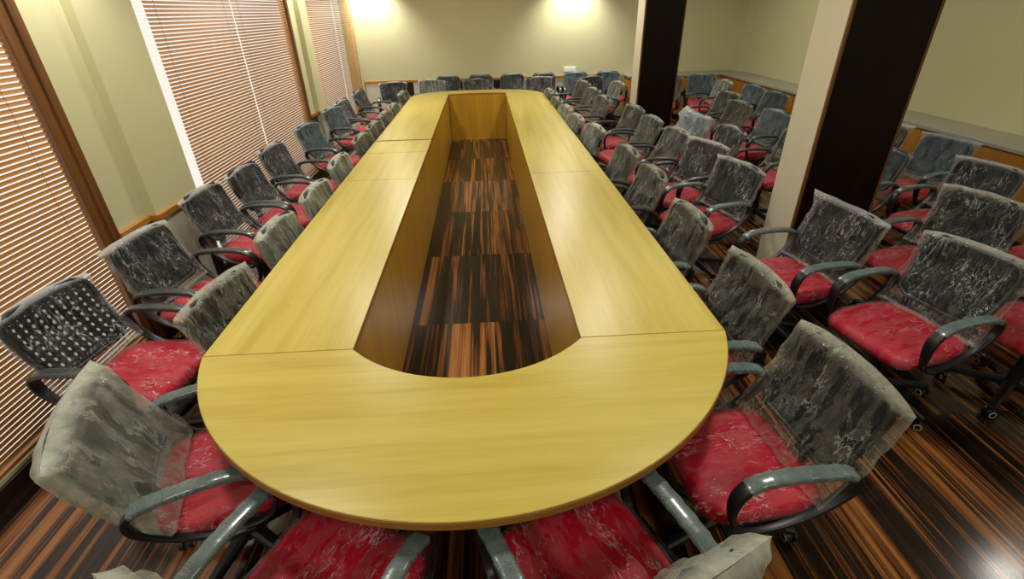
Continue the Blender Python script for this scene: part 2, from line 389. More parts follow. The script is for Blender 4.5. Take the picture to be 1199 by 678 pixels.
# ------------------------------------------------------------------ blinds
def blind(y0, y1, label):
    root = tag(empty('venetian_blind', (XL - 0.004, (y0 + y1) / 2, 0.125)), label, 'blind', 'brown venetian blinds along the window wall')
    h = (y1 - y0) / 2; zt = ZH - 0.125 - 0.05
    bm = bmesh.new(); z = 0.035; a = rad(72)
    while z < zt - 0.02:
        pr = [(-0.0092, 0.0), (0.0, 0.0014), (0.0092, 0.0), (0.0, 0.0004)]
        ring = []
        for yy in (-h, h):
            ring.append([bm.verts.new((u * math.cos(a) - w * math.sin(a), yy, z - u * math.sin(a) + w * math.cos(a))) for u, w in pr])
        for k in range(4): bm.faces.new((ring[0][k], ring[0][(k + 1) % 4], ring[1][(k + 1) % 4], ring[1][k]))
        z += 0.0265
    obj('slats', mesh_from(bm, 'slats', M['slat']), root)
    obj('bottom_rail', box_mesh('bottom_rail', (-0.011, 0.011, -h, h, -0.008, 0.012), M['slat'], 0.003), root)
    obj('head_rail', box_mesh('head_rail', (-0.02, 0.02, -h, h, zt, zt + 0.045), M['slat'], 0.003), root)
    for f in (-0.8, 0.8):
        bm = bmesh.new(); add_cyl(bm, (0.0, f * h, 0.0), (0.0, f * h, zt), 0.0012, seg=6)
        obj('cord', mesh_from(bm, 'cord', M['slat']), root)
blind(0.06, 1.36, 'brown venetian blind at the near window, closest to the camera')
blind(1.39, 2.785, 'brown venetian blind beside the orange wooden casing')
blind(4.03, 5.39, 'brown venetian blind right after the first cream wall pier')
blind(5.415, 6.83, 'brown venetian blind just before the second cream wall pier')
blind(7.66, 8.97, 'brown venetian blind just beyond the second cream wall pier')
blind(9.0, 10.27, 'brown venetian blind in the far corner by the back wall')

# ------------------------------------------------------------------ conference table
AX = -0.11; OL, OR, IL, IR = -1.185, 0.965, -0.583, 0.355
ZT, TH = 0.75, 0.034
Y0, Y1, YFI = 1.66, 8.30, 8.74
table = tag(empty('conference_table', (AX, 4.9, 0)), 'long yellow wooden conference table with rounded ends and an open middle', 'table')
def tp(pts): return [(x - AX, y - 4.9) for x, y in pts]
def superarc(cx, cy, a, b, n, t0, t1, k):
    o = []
    for i in range(k + 1):
        t = rad(t0 + (t1 - t0) * i / k); c, s = math.cos(t), math.sin(t)
        o.append((cx + a * math.copysign(abs(c) ** (2 / n), c), cy + b * math.copysign(abs(s) ** (2 / n), s)))
    return o
def circ(cx, cy, half, sag, k, sgn):
    R_ = (half * half + sag * sag) / (2 * sag); d = R_ - sag; o = []
    a0 = math.asin(half / R_)
    for i in range(k + 1):
        a = -a0 + 2 * a0 * i / k
        o.append((cx + R_ * math.sin(a), cy + sgn * (R_ * math.cos(a) - d)))
    return o
near_out = circ(AX, Y0, (OR - OL) / 2, 0.815, 64, -1)
near_in = circ((IL + IR) / 2, Y0, (IR - IL) / 2, 0.215, 32, -1)
far_out = superarc(AX, Y1, (OR - OL) / 2, 0.80, 2.7, 0, 180, 64)
far_in = circ((IL + IR) / 2, YFI - 0.04, (IR - IL) / 2, 0.05, 12, 1)
def section(pts, mat, dz=0.0):
    bm = bmesh.new()
    add_prism(bm, tp(pts), ZT - TH, ZT + dz, mi_top=0, mi_side=1)
    es = [e for e in bm.edges if all(abs(v.co.z - ZT - dz) < 1e-6 for v in e.verts)]
    bmesh.ops.bevel(bm, geom=es, offset=0.0018, segments=2, affect='EDGES')
    return obj('top_section', mesh_from(bm, 'top_section', [mat, M['edge']]), table)
g = 0.002
section(near_out + list(reversed(near_in)), M['top_x'])
LS = [Y0, 4.01, 4.90, 5.42, Y1]
for k, (a, b) in enumerate(zip(LS[:-1], LS[1:])):
    o = 0.012 if k == 3 else 0
    section([(OL + o, a + g), (IL, a + g), (IL, b - g), (OL + o, b - g)], M['top_y'], 0.006 if k == 3 else 0)
for a, b in ((Y0, 4.03), (4.03, Y1)):
    section([(IR, a + g), (OR, a + g), (OR, b - g), (IR, b - g)], M['top_y'])
section(far_out[:1] + far_out[1:] + [(IL, Y1)] + far_in + [(IR, Y1)], M['top_x'])
# edge band under the lip
def band(pts, closed, name):
    bm = bmesh.new(); path = [Vector((x, y, ZT - 0.019)) for x, y in tp(pts)]
    add_sweep(bm, path, rrect(0.0135, 0.0022, 0.001, 1), closed, up=Vector((0, 0, 1)))
    return obj('edge_band', mesh_from(bm, name, M['edge']), table)
band([(OL, Y1)] + near_out + [(OR, Y1)], False, 'edge_band')
band(far_out, False, 'edge_band_far')
# inner panels down to the floor
def wallstrip(pts, th, name):
    bm = bmesh.new(); path = [Vector((x, y, (ZT - TH) / 2)) for x, y in tp(pts)]
    add_sweep(bm, path, [(-(ZT - TH) / 2, -th), ((ZT - TH) / 2, -th), ((ZT - TH) / 2, 0), (-(ZT - TH) / 2, 0)], False, up=Vector((0, 0, 1)))
    return obj('inner_panel', mesh_from(bm, name, M['inner']), table)
q = 0.004
wallstrip([(IL - q, YFI - .03), (IL - q, Y0)], -0.02, 'inner_panel_side')
wallstrip([(IR + q, Y0), (IR + q, YFI - .03)], -0.02, 'inner_panel_side')
wallstrip([(x, y - q) for x, y in near_in], 0.02, 'inner_panel_arc')
wallstrip([(x, y + q) for x, y in far_in], -0.02, 'inner_panel_far')
# cable tray rails that carry the top
for nm, x0, x1 in (('support_rail', -0.86, -0.80), ('support_rail', 0.58, 0.64)):
    bm = bmesh.new(); add_box(bm, x0 - AX, x1 - AX, Y0 - 4.9, Y1 - 4.9, 0.69, ZT - TH); obj(nm, mesh_from(bm, nm, M['black']), table)

# ------------------------------------------------------------------ low cabinets and worktop
XCF, YCF = 4.57, 9.93
bm = bmesh.new()
for d in ((XCF - 0.02, XR, YF + .02, YB - 0.005, 0.765, 0.80), (2.76, XCF, YCF - 0.02, YB - 0.005, 0.765, 0.80)): add_box(bm, *d, 0.003)
wt = obj('worktop', mesh_from(bm, 'worktop', M['stone'])); tag(wt, 'grey stone worktop running along the right and back walls', 'worktop')
def cabinet(x0, x1, y0, y1, axis, label):
    c = tag(empty('low_cabinet', ((x0 + x1) / 2, (y0 + y1) / 2, 0)), label, 'cabinet', 'built-in wooden cabinets under the grey worktop')
    hx, hy = (x1 - x0) / 2, (y1 - y0) / 2
    bm = bmesh.new(); add_box(bm, -hx + .02, hx, -hy + (.02 if axis == 'y' else 0.001), hy - (0 if axis == 'y' else 0.001), 0.08, 0.764); obj('body', mesh_from(bm, 'cab_body', M['cab']), c)
    bm = bmesh.new(); add_box(bm, -hx + .06, hx, -hy + (.06 if axis == 'y' else 0.0), hy, 0.0, 0.08); obj('plinth', mesh_from(bm, 'plinth', M['black']), c)
    if axis == 'x':
        obj('door', box_mesh('door', (-hx, -hx + .02, -hy + .006, hy - .006, 0.085, 0.745), M['cab'], 0.002), c)
    else:
        obj('door', box_mesh('door', (-hx + .006, hx - .006, -hy, -hy + .02, 0.085, 0.745), M['cab'], 0.002), c)
yy = [1.48, 2.98, 4.48, 5.98, 7.48, 8.70, 9.92]
nm = ['nearest the camera', 'second from the camera', 'behind the chairs right of the near pillar', 'hidden behind the near pillar', 'behind chairs right of the far pillar', 'last before the far right corner']
for k in range(6):
    cabinet(XCF, XR - .005, yy[k], yy[k + 1], 'x', f'orange brown low cabinet on the right wall, {nm[k]}')
cabinet(3.70, XCF, YCF, YB - .005, 'y', 'orange brown low cabinet on the back wall by the far right corner')
cabinet(2.78, 3.69, YCF, YB - .005, 'y', 'low cabinet on the back wall with its pale end just left of far pillar')

# socket and hook
s = tag(empty('wall_socket', (1.70, YB, 0.90)), 'white wide wall socket plate above chairs on the back wall', 'socket')
obj('plate', box_mesh('plate', (-0.12, 0.12, -0.02, 0.001, -0.045, 0.045), M['socket'], 0.005), s)
for x in (-0.06, 0.06): obj('outlet', box_mesh('outlet', (x - .03, x + .03, -0.023, -0.019, -0.03, 0.03), M['white_frame'], 0.002), s)
s = tag(empty('wall_hook', (XR, 8.55, 2.04)), 'small black hook high on the right wall', 'hook')
bm = bmesh.new(); add_cyl(bm, (0.001, 0, 0), (-0.012, 0, 0), 0.035, seg=16); obj('base_plate', mesh_from(bm, 'hook_plate', M['black']), s)
bm = bmesh.new(); add_sweep(bm, catmull([(-0.01, 0, -0.01), (-0.05, 0, -0.03), (-0.07, 0, -0.01), (-0.07, 0, 0.02)], 4, False), rrect(0.008, 0.006, 0.002, 1)); obj('prong', mesh_from(bm, 'prong', M['black'], True), s)

# ------------------------------------------------------------------ office chair meshes (facing +x, origin on the floor)
def back_pt(s):      # centre line of the backrest; s=0 bottom, 1 top
    return Vector((-0.205 - 0.03 * math.sin(s * PI) * 0.6 - 0.13 * s, 0, 0.53 + 0.325 * s))
def back_nrm(s):
    t = (back_pt(s + .01) - back_pt(s - .01)).normalized(); return Vector((t.z, 0, -t.x))
def back_half(s):
    w = 0.205 + 0.018 * math.sin(min(1, s * 1.1) * PI * 0.5)
    r = 0.09
    L = 0.35
    if s > 1 - r / L:
        k = (s - (1 - r / L)) / (r / L); w -= r * (1 - math.sqrt(max(0, 1 - k * k))) * 0.75
    if s < 0.05 / L:
        k = 1 - s / (0.05 / L); w -= 0.05 * (1 - math.sqrt(max(0, 1 - k * k)))
    return w

def seat_mesh():
    bm = bmesh.new(); nr, na = 8, 56; prev = None; rings = []
    def outline(t):
        c, s = math.cos(t), math.sin(t); n = 5.0
        x = 0.23 * math.copysign(abs(c) ** (2 / n), c); y = 0.245 * math.copysign(abs(s) ** (2 / n), s)
        return x + 0.015, y * (1.0 if x > -0.05 else 1.0 - 0.28 * (-x - 0.05))
    prof = [(0.0, 0.455), (0.35, 0.457), (0.7, 0.461), (0.88, 0.463), (0.96, 0.456), (1.0, 0.438), (1.0, 0.415), (0.97, 0.398), (0.9, 0.392)]
    for r, z in prof[1:]:
        ring = []
        for i in range(na):
            x, y = outline(2 * PI * i / na)
            zz = z - (0.022 * max(0, (x * r - 0.08) / 0.16) ** 2 if z > 0.43 else 0.012 * max(0, (x * r - 0.08) / 0.16))
            ring.append(bm.verts.new((x * r, y * r, zz)))
        rings.append(ring)
    c = bm.verts.new((0.0, 0, 0.455))
    for i in range(na): bm.faces.new((c, rings[0][i], rings[0][(i + 1) % na]))
    for A, B in zip(rings[:-1], rings[1:]):
        for i in range(na): bm.faces.new((A[i], B[i], B[(i + 1) % na], A[(i + 1) % na]))
    bm.faces.new(list(reversed(rings[-1])))
    return mesh_from(bm, 'seat', M['red'], True)

def film_mesh(seed):
    random.seed(seed); bm = bmesh.new(); na = 72; rings = []
    off = Vector((seed * 3.1, seed * 1.7, 0))
    prof = [(0.12, 0.459), (0.3, 0.460), (0.5, 0.463), (0.68, 0.466), (0.83, 0.469), (0.93, 0.467), (1.0, 0.456), (1.03, 0.436), (1.03, 0.412), (0.99, 0.394)]
    for r, z in prof:
        ring = []
        for i in range(na):
            t = 2 * PI * i / na; c, s = math.cos(t), math.sin(t); n = 4.8
            x = 0.23 * math.copysign(abs(c) ** (2 / n), c) + 0.015; y = 0.245 * math.copysign(abs(s) ** (2 / n), s)
            if x < -0.05: y *= 1.0 - 0.28 * (-x - 0.05)
            p = Vector((x * r, y * r, z))
            w = noise.noise(Vector((p.x * 9, p.y * 16, p.z * 8)) + off)
            zz = z - (0.022 * max(0, (p.x - 0.08) / 0.16) ** 2 if z > 0.43 else 0.012 * max(0, (p.x - 0.08) / 0.16))
            d = 0.006 * abs(w) + 0.001
            k = r if r <= 0.95 else r + d
            ring.append(bm.verts.new((x * k, y * k, zz + d * 0.8)))
        rings.append(ring)
    c = bm.verts.new((0.002, 0, 0.459))
    for i in range(na): bm.faces.new((c, rings[0][i], rings[0][(i + 1) % na]))
    for A, B in zip(rings[:-1], rings[1:]):
        for i in range(na): bm.faces.new((A[i], B[i], B[(i + 1) % na], A[(i + 1) % na]))
    return mesh_from(bm, 'plastic_film', M['film'], True)

def back_mesh():
    bm = bmesh.new(); ns, nu = 22, 16; front, rear = [], []
    for i in range(ns + 1):
        s = i / ns; p = back_pt(s); n = back_nrm(s); w = back_half(s)
        fr, rr = [], []
        for k in range(nu + 1):
            u = -1 + 2 * k / nu; cv = 0.022 * (u * u)          # gently hollow towards the sitter
            edge = min(1.0, (1 - abs(u)) / 0.12); es = min(1, s / 0.06, (1 - s) / 0.06)
            th = 0.004 + 0.010 * math.sqrt(max(0, min(edge, es)))
            b_ = p + Vector((0, u * w, 0)) + n * cv
            fr.append(bm.verts.new(b_ + n * th)); rr.append(bm.verts.new(b_ - n * th))
        front.append(fr); rear.append(rr)
    for G, fl in ((front, False), (rear, True)):
        for i in range(ns):
            for k in range(nu):
                q_ = (G[i][k], G[i][k + 1], G[i + 1][k + 1], G[i + 1][k])
                bm.faces.new(tuple(reversed(q_)) if fl else q_)
    bd = [front[0][k] for k in range(nu + 1)] + [front[i][nu] for i in range(1, ns + 1)] + [front[ns][k] for k in range(nu - 1, -1, -1)] + [front[i][0] for i in range(ns - 1, 0, -1)]
    br = [rear[0][k] for k in range(nu + 1)] + [rear[i][nu] for i in range(1, ns + 1)] + [rear[ns][k] for k in range(nu - 1, -1, -1)] + [rear[i][0] for i in range(ns - 1, 0, -1)]
    for i in range(len(bd)):
        j = (i + 1) % len(bd); bm.faces.new((bd[i], br[i], br[j], bd[j]))
    return bm

def frame_mesh():
    """raised rim round the backrest"""
    bm = bmesh.new(); pts = []
    def P(s, u): return back_pt(s) + Vector((0, u * back_half(s), 0)) + back_nrm(s) * (0.022 * u * u)
    for k in range(9): pts.append(P(0, -1 + 2 * k / 8))
    for k in range(1, 15): pts.append(P(k / 14, 1))
    for k in range(1, 9): pts.append(P(1, 1 - 2 * k / 8))
    for k in range(13, 0, -1): pts.append(P(k / 14, -1))
    add_sweep(bm, pts, rrect(0.014, 0.009, 0.005, 2), True, up=back_nrm(0.5))
    return mesh_from(bm, 'back_frame', M['black'], True)

def bag_mesh(name, seed, mat, ear=(0.02, 0.02), extra=0.03, hw=0.245, th=0.045, amp=0.010, hem=0.0, sag=0.0, slant=0.0, skew=0.0):
    """a polythene bag pulled over the backrest: sealed flat at the top, open at the hem"""
    bm = bmesh.new(); nv, nu = 40, 84; rings = []; seamv = []
    off = Vector((seed * 7.3, seed * 2.9, seed * 5.1))
    s0, s1 = -0.14 - hem, 1.0 + extra / 0.35
    for i in range(nv + 1):
        v = i / nv; s = s0 + (s1 - s0) * v
        p = back_pt(s) if 0 <= s <= 1 else (back_pt(1) + (back_pt(1) - back_pt(.9)).normalized() * (s - 1) * 0.35 if s > 1 else back_pt(0) + (back_pt(0.1) - back_pt(0)).normalized() * s * 0.35)
        n = back_nrm(min(1, max(0, s)))
        top = max(0.0, (v - 0.80) / 0.20)
        tt = min(1.0, max(0.0, (s - 0.97) / (s1 - 0.97)))
        T = th * (1 - tt ** 1.3) + 0.0006
        T *= 1.0 if v > 0.15 else (0.75 + 0.25 * v / 0.15)
        ring = []
        for k in range(nu):
            t = 2 * PI * k / nu; c, sn = math.cos(t), math.sin(t)
            yy = math.copysign(abs(c) ** 0.55, c); nn = math.copysign(abs(sn) ** 0.75, sn)
            W = hw + (ear[1] if c > 0 else ear[0]) * top ** 2.2 - 0.012 * math.sin(v * PI)
            co = p + Vector((0, yy * W, 0)) + n * (nn * T + 0.022 * yy * yy)
            # the sealed edge: arched with lifted or drooping corners
            arch = -0.042 * (abs(yy) ** 2.2) * top * (1 - min(1, (abs(ear[1] if c > 0 else ear[0])) / 0.05))
            lift = 0.2 * (ear[1] if c > 0 else ear[0]) * abs(yy) ** 3 * top
            co += Vector((0, 0, arch + lift - sag * top * (1 - yy * yy) + slant * yy * top)) + Vector((0, skew * v * v, 0))
            q_ = co + off
            f1 = noise.noise(Vector((q_.x * 7, q_.y * 17, q_.z * 5)))
            f2 = noise.noise(Vector((q_.x * 19, q_.y * 38, q_.z * 11)))
            f3 = noise.noise(Vector((q_.x * 5, q_.y * 5, q_.z * 5)) + off)
            d = amp * (1.2 * (1 - 2 * abs(f1)) + 0.6 * f2 + 0.8 * f3) * (1 - 0.55 * top)
            d = max(d, -0.3 * T) * (1 - tt)
            dirn = (n * sn + Vector((0, c, 0)) * 0.6).normalized()
            co += dirn * d
            co += Vector((0, 0, 0.014 * noise.noise(Vector((yy * 3, sn, seed * 3.3))) * ((1 - v) ** 3 + 0.4 * top)))
            ring.append(bm.verts.new(co))
            seamv.append(max(0.0, min(1.0, (v - 0.93) / 0.04)) * 0.9 + 0.55 * max(0.0, (abs(c) - 0.965) / 0.035) * (0.3 + 0.7 * v) + 0.4 * (v < 0.03))
        rings.append(ring)
    for A, B in zip(rings[:-1], rings[1:]):
        for k in range(nu): bm.faces.new((A[k], A[(k + 1) % nu], B[(k + 1) % nu], B[k]))
    me = mesh_from(bm, name, mat, True)
    at = me.attributes.new('seam', 'FLOAT', 'POINT'); at.data.foreach_set('value', seamv)
    return me

def arm_path(sub=5):
    P = [(0.155, .415), (0.185, .50), (0.178, .580), (0.135, .628), (0.06, .645), (-0.06, .645), (-0.17, .632), (-0.222, .600), (-0.218, .545), (-0.175, .49), (-0.11, .44), (-0.02, .405), (0.08, .392)]
    return catmull([(x, 0, z) for x, z in P], sub)
def arm_mesh():
    bm = bmesh.new(); path = arm_path()
    scale = [1.0 if p.z > 0.56 else max(0.62, 1.0 - (0.56 - p.z) * 3.2) for p in path]
    add_sweep(bm, path, rrect(0.026, 0.012, 0.008, 2), True, scale=scale)
    add_box(bm, -0.03, 0.10, -0.028, 0.012, 0.375, 0.398, 0.004)
    return mesh_from(bm, 'armrest', M['black'], True)
def wrap_mesh(mat):
    bm = bmesh.new(); path = [p for p in arm_path(6) if p.z > 0.615]
    path.sort(key=lambda p: -p.x)
    rings = []
    for i, p in enumerate(path):
        a, b = path[max(0, i - 1)], path[min(len(path) - 1, i + 1)]; t = (b - a).normalized(); side = t.cross(Vector((0, 1, 0)))
        w = 1 + 0.06 * math.sin(i * 2.1)
        rings.append([bm.verts.new(p + Vector((0, u * w, 0)) + side * v * w) for u, v in rrect(0.0275, 0.0135, 0.009, 2)])
    m = len(rings[0])
    for A, B in zip(rings[:-1], rings[1:]):
        for k in range(m): bm.faces.new((A[k], A[(k + 1) % m], B[(k + 1) % m], B[k]))
    return mesh_from(bm, 'plastic_wrap', M[mat], True)

def pan_mesh():
    bm = bmesh.new(); add_box(bm, -0.17, 0.15, -0.18, 0.18, 0.376, 0.394, 0.008); add_box(bm, -0.10, 0.08, -0.07, 0.07, 0.335, 0.378, 0.012)
    add_cyl(bm, (0.0, 0.06, 0.355), (0.0, 0.21, 0.36), 0.006, seg=8); add_box(bm, -0.02, 0.02, 0.20, 0.25, 0.353, 0.366, 0.004)
    return mesh_from(bm, 'tilt_mechanism', M['black'])
def spine_mesh():
    bm = bmesh.new()
    path = catmull([(-0.08, 0, 0.35), (-0.20, 0, 0.36), (-0.262, 0, 0.43), (-0.268, 0, 0.55), (-0.305, 0, 0.66), (-0.325, 0, 0.72)], 4, False)
    add_sweep(bm, path, rrect(0.035, 0.008, 0.005, 2), False)
    return mesh_from(bm, 'back_support', M['black'], True)
def column_mesh():
    bm = bmesh.new(); add_cyl(bm, (0, 0, 0.09), (0, 0, 0.20), 0.032, 0.028, 20); add_cyl(bm, (0, 0, 0.20), (0, 0, 0.345), 0.024, 0.022, 20); add_cyl(bm, (0, 0, 0.065), (0, 0, 0.115), 0.05, 0.042, 20)
    return mesh_from(bm, 'gas_lift', M['black'])
def leg_mesh(k):
    bm = bmesh.new(); a = 2 * PI * k / 5 + 0.3; d = Vector((math.cos(a), math.sin(a), 0)); sd = Vector((-d.y, d.x, 0))
    R_ = 0.285; rings = []
    for i in range(7):
        t = i / 6; c = d * (0.03 + (R_ - 0.03) * t) + Vector((0, 0, 0.098 - 0.030 * t)); w = 0.028 - 0.011 * t; h = 0.020 - 0.008 * t
        rings.append([bm.verts.new(c + sd * u * w + Vector((0, 0, v * h))) for u, v in ((-1, -1), (-1, .4), (-.5, 1), (.5, 1), (1, .4), (1, -1))])
    for A, B in zip(rings[:-1], rings[1:]):
        for j in range(6): bm.faces.new((A[j], A[(j + 1) % 6], B[(j + 1) % 6], B[j]))
    bm.faces.new(rings[0]); bm.faces.new(rings[-1])
    return mesh_from(bm, 'leg', M['black'])
def caster_mesh(k):
    bm = bmesh.new(); a = 2 * PI * k / 5 + 0.3; d = Vector((math.cos(a), math.sin(a), 0)); b = a + 0.9 + k * 1.3
    ax = Vector((math.cos(b), math.sin(b), 0)); c = d * 0.275 + Vector((0, 0, 0.027))
    for s in (-1, 1):
        add_cyl(bm, c + ax * s * 0.008, c + ax * s * 0.026, 0.0265, 0.0235, 20)
        add_cyl(bm, c + ax * s * 0.0255, c + ax * s * 0.0275, 0.019, 0.018, 20, mi=1); add_cyl(bm, c + ax * s * 0.027, c + ax * s * 0.0285, 0.014, 0.013, 16)
    add_cyl(bm, c, c + Vector((0, 0, 0.045)), 0.008, seg=10); add_cyl(bm, c - ax * .008, c + ax * .008, 0.012, seg=10)
    return mesh_from(bm, 'caster', [M['black'], M['ring']])

ME = dict(seat=seat_mesh(), frame=frame_mesh(), arm=arm_mesh(), wrap=wrap_mesh('wrap'), wrap_dark=wrap_mesh('wrap_dark'), pan=pan_mesh(), spine=spine_mesh(), col=column_mesh(),
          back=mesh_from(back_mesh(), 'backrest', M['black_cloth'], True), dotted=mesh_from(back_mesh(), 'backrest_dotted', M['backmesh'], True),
          legs=[leg_mesh(k) for k in range(5)], casters=[caster_mesh(k) for k in range(5)], films=[film_mesh(k + 1) for k in range(4)])
BAGS = {}
def bag(kind, seed, **kw):
    key = (kind, seed)
    if key not in BAGS: BAGS[key] = bag_mesh(f'plastic_bag_{kind}', seed, M['bag_' + kind], **kw)
    return BAGS[key]
STD = dict(
    c1=lambda: bag('clear', 1, ear=(0.012, 0.012), extra=0.018), c2=lambda: bag('clear', 2, ear=(0.03, 0.015), extra=0.025, amp=0.012),
    c3=lambda: bag('clear', 3, ear=(0.02, 0.05), extra=0.03, amp=0.012), c4=lambda: bag('clear', 4, ear=(0.0, 0.0), extra=0.012, amp=0.008, hw=0.238),
    m1=lambda: bag('mid', 5, ear=(0.0, 0.0), extra=0.015, hw=0.24), m2=lambda: bag('olive', 6, ear=(0.015, 0.0), extra=0.02), m3=lambda: bag('mid', 7, ear=(0.0, 0.02), extra=0.02, amp=0.012),
    k1=lambda: bag('milky', 8, ear=(0.0, 0.01), extra=0.02, hw=0.24), k2=lambda: bag('milky', 9, ear=(0.01, 0.0), extra=0.02, amp=0.012), k3=lambda: bag('milky', 10, ear=(0.02, 0.02), extra=0.03, amp=0.013),
    b1=lambda: bag('blue', 11, ear=(0.01, 0.0), extra=0.015), b2=lambda: bag('blue', 12, ear=(0.03, 0.035), extra=0.025, amp=0.010),
    # chairs close to the camera have bags of their own
    dot=lambda: bag('clear', 20, ear=(0.01, 0.01), extra=0.02, amp=0.006), big=lambda: bag('milky', 21, ear=(0.015, 0.02), extra=0.035, hw=0.265, th=0.062, amp=0.012, hem=0.10),
    spread=lambda: bag('olive', 22, ear=(0.01, 0.01), extra=0.03, hw=0.262, th=0.055, amp=0.013, hem=0.12),
    spike=lambda: bag('clear', 23, ear=(0.05, 0.02), extra=0.02, hw=0.258, th=0.05, amp=0.012, hem=0.06), wide=lambda: bag('clear', 24, ear=(0.01, 0.03), extra=0.025, hw=0.258, th=0.05, amp=0.012, hem=0.08),
    ri2=lambda: bag('olive', 25, ear=(0.02, 0.01), extra=0.025, hw=0.25, amp=0.012, hem=0.06), li2=lambda: bag('mid', 26, ear=(0.015, 0.02), extra=0.025, hw=0.255, amp=0.012, hem=0.05),
    s2=lambda: bag('clear', 27, ear=(0.03, 0.005), extra=0.02, hw=0.252, amp=0.012), blue3=lambda: bag('clear', 28, ear=(0.02, 0.02), extra=0.03, hw=0.255, amp=0.014, hem=0.04),
    crumple=lambda: bag('pale', 29, ear=(0.05, 0.02), extra=0.03, hw=0.28, th=0.08, amp=0.028, hem=0.15, sag=0.02),
    n1=lambda: bag('milky', 30, ear=(0.0, 0.02), extra=0.03, hw=0.25, amp=0.014), n2=lambda: bag('milky', 31, ear=(0.02, 0.0), extra=0.03, hw=0.25, amp=0.014),
)
GROUPS = dict(LO='chairs standing along the window blinds', LI='chairs pushed in along the left side of the table', F='chairs behind the far end of the table', RI='chairs pushed in along the right side of the table',
              S='second row of chairs on the right of the table', T='chairs crowded right of the near pillar', U='chairs between the pillars and the right wall', N='chairs at the near end of the table')
cnt = [0]
def chair(x, y, deg, bagkey, label, grp, top=None, dotted=False, rise=0.0):
    """(x, y) is the middle of the backrest's top edge when top is None, else the base"""
    a = rad(deg)
    if top is None: x, y = x + 0.335 * math.cos(a), y + 0.335 * math.sin(a)
    r = tag(empty('office_chair', (x, y, 0), a), label, 'chair', GROUPS[grp])
    cnt[0] += 1; i = cnt[0]; wrapped = grp in ('N', 'T') or (y < 3.0 and grp in ('RI', 'S', 'LI')) or (y < 4 and grp == 'S')
    st = obj('seat', ME['seat'], r); obj('plastic_film', ME['films'][i % 4], st)['label'] = 'clear plastic film over the red seat'
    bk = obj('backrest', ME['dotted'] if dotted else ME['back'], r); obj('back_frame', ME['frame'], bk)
    obj('plastic_bag', STD[bagkey](), bk)['label'] = 'plastic bag pulled over the black backrest'
    for s in (-1, 1):
        ar = obj('armrest', ME['arm'], r, (0, s * 0.265, 0)); obj('plastic_wrap', ME['wrap' if wrapped else 'wrap_dark'], ar)['label'] = 'grey green plastic wrap round the armrest' if wrapped else 'clear plastic wrap round the black armrest'
    obj('tilt_mechanism', ME['pan'], r); obj('back_support', ME['spine'], r); obj('gas_lift', ME['col'], r)
    for k in range(5):
        lg = obj('leg', ME['legs'][k], r); obj('caster', ME['casters'][k], lg)
    if rise:
        for ch in r.children:
            if ch.name.split('.')[0] in ('seat', 'backrest', 'armrest', 'tilt_mechanism', 'back_support'): ch.location.z += rise
    return r

A = 'red-seated black office chair'
# along the blinds, near to far
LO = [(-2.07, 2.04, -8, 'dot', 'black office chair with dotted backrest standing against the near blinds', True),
      (-2.05, 2.72, -6, 'c2', A + ' with glossy clear bag in front of the orange window casing', False),
      (-2.10, 3.56, -6, 'c1', A + ' against the cream pier between the first two windows', False),
      (-2.06, 4.16, -6, 'c4', A + ' first at the second window, past the cream pier', False),
      (-2.08, 4.88, -8, 'c1', A + ' before the middle of the second window', False),
      (-2.06, 5.92, -12, 'b1', A + ' with pale bluish bag by the end of the second window', False),
      (-2.06, 7.02, -14, 'b1', A + ' with grey bag against the second cream wall pier', False),
      (-2.08, 7.64, -8, 'c4', A + ' just beyond the second pier, at the third window', False),
      (-2.05, 8.62, -10, 'c4', A + ' at the third window, second from the back wall', False),
      (-1.62, 9.56, -80, 'c1', A + ' in the far left corner turned to face the camera', False)]
for x, y, d, b, l, dt in LO: chair(x, y, d, b, l, 'LO', dotted=dt)
LI = [(-1.37, 1.235, 22, 'big', A + ' with big milky bag at the near left table corner'),
      (-1.30, 2.04, -8, 'li2', A + ' with cloudy bag, first pushed in at the left table edge'),
      (-1.32, 2.86, -3, 'k2', A + ' with rounded milky bag, second along the left table edge'),
      (-1.28, 3.53, -4, 'k1', A + ' with milky bag, third along the left table edge'),
      (-1.31, 4.34, -1, 'k1', A + ' with milky bag, fourth along the left table edge'),
      (-1.30, 5.27, -7, 'm1', A + ' with cloudy bag at the left table edge by the raised seam'),
      (-1.29, 5.90, -6, 'm1', A + ' with cloudy bag, sixth along the left table edge'),
      (-1.27, 6.52, -6, 'm2', A + ' with cloudy bag, seventh along the left table edge'),
      (-1.26, 7.14, -4, 'm1', A + ' with cloudy bag, eighth along the left table edge'),
      (-1.29, 8.30, -6, 'm2', A + ' with cloudy bag at the far left end of the table edge')]
for x, y, d, b, l in LI: chair(x, y, d, b, l, 'LI')
RI = [(1.24, 1.29, 184, 'spread', A + ' under wide hazy bag at near right table corner'),
      (1.27, 1.97, 184, 'ri2', A + ' with streaky bag pushed in by the near right table seam'),
      (1.25, 2.76, 184, 'm2', A + ' with streaky bag, second along the right table edge'),
      (1.30, 3.68, 183, 'm1', A + ' with streaky rounded bag, third along the right table edge'),
      (1.28, 4.36, 185, 'm1', A + ' with streaky bag, fourth along the right table edge'),
      (1.18, 5.30, 190, 'k1', A + ' with milky bag, fifth along the right table edge'),
      (1.08, 5.92, 190, 'k1', A + ' with pale bag, sixth along the right table edge'),
      (1.06, 6.54, 187, 'k1', A + ' with pale bag, seventh along the right table edge'),
      (1.04, 7.24, 186, 'm1', A + ' with pale bag, eighth along the right table edge'),
      (1.03, 8.05, 182, 'm2', A + ' with grey bag at the far right end of the table edge')]
for x, y, d, b, l in RI: chair(x, y, d, b, l, 'RI')
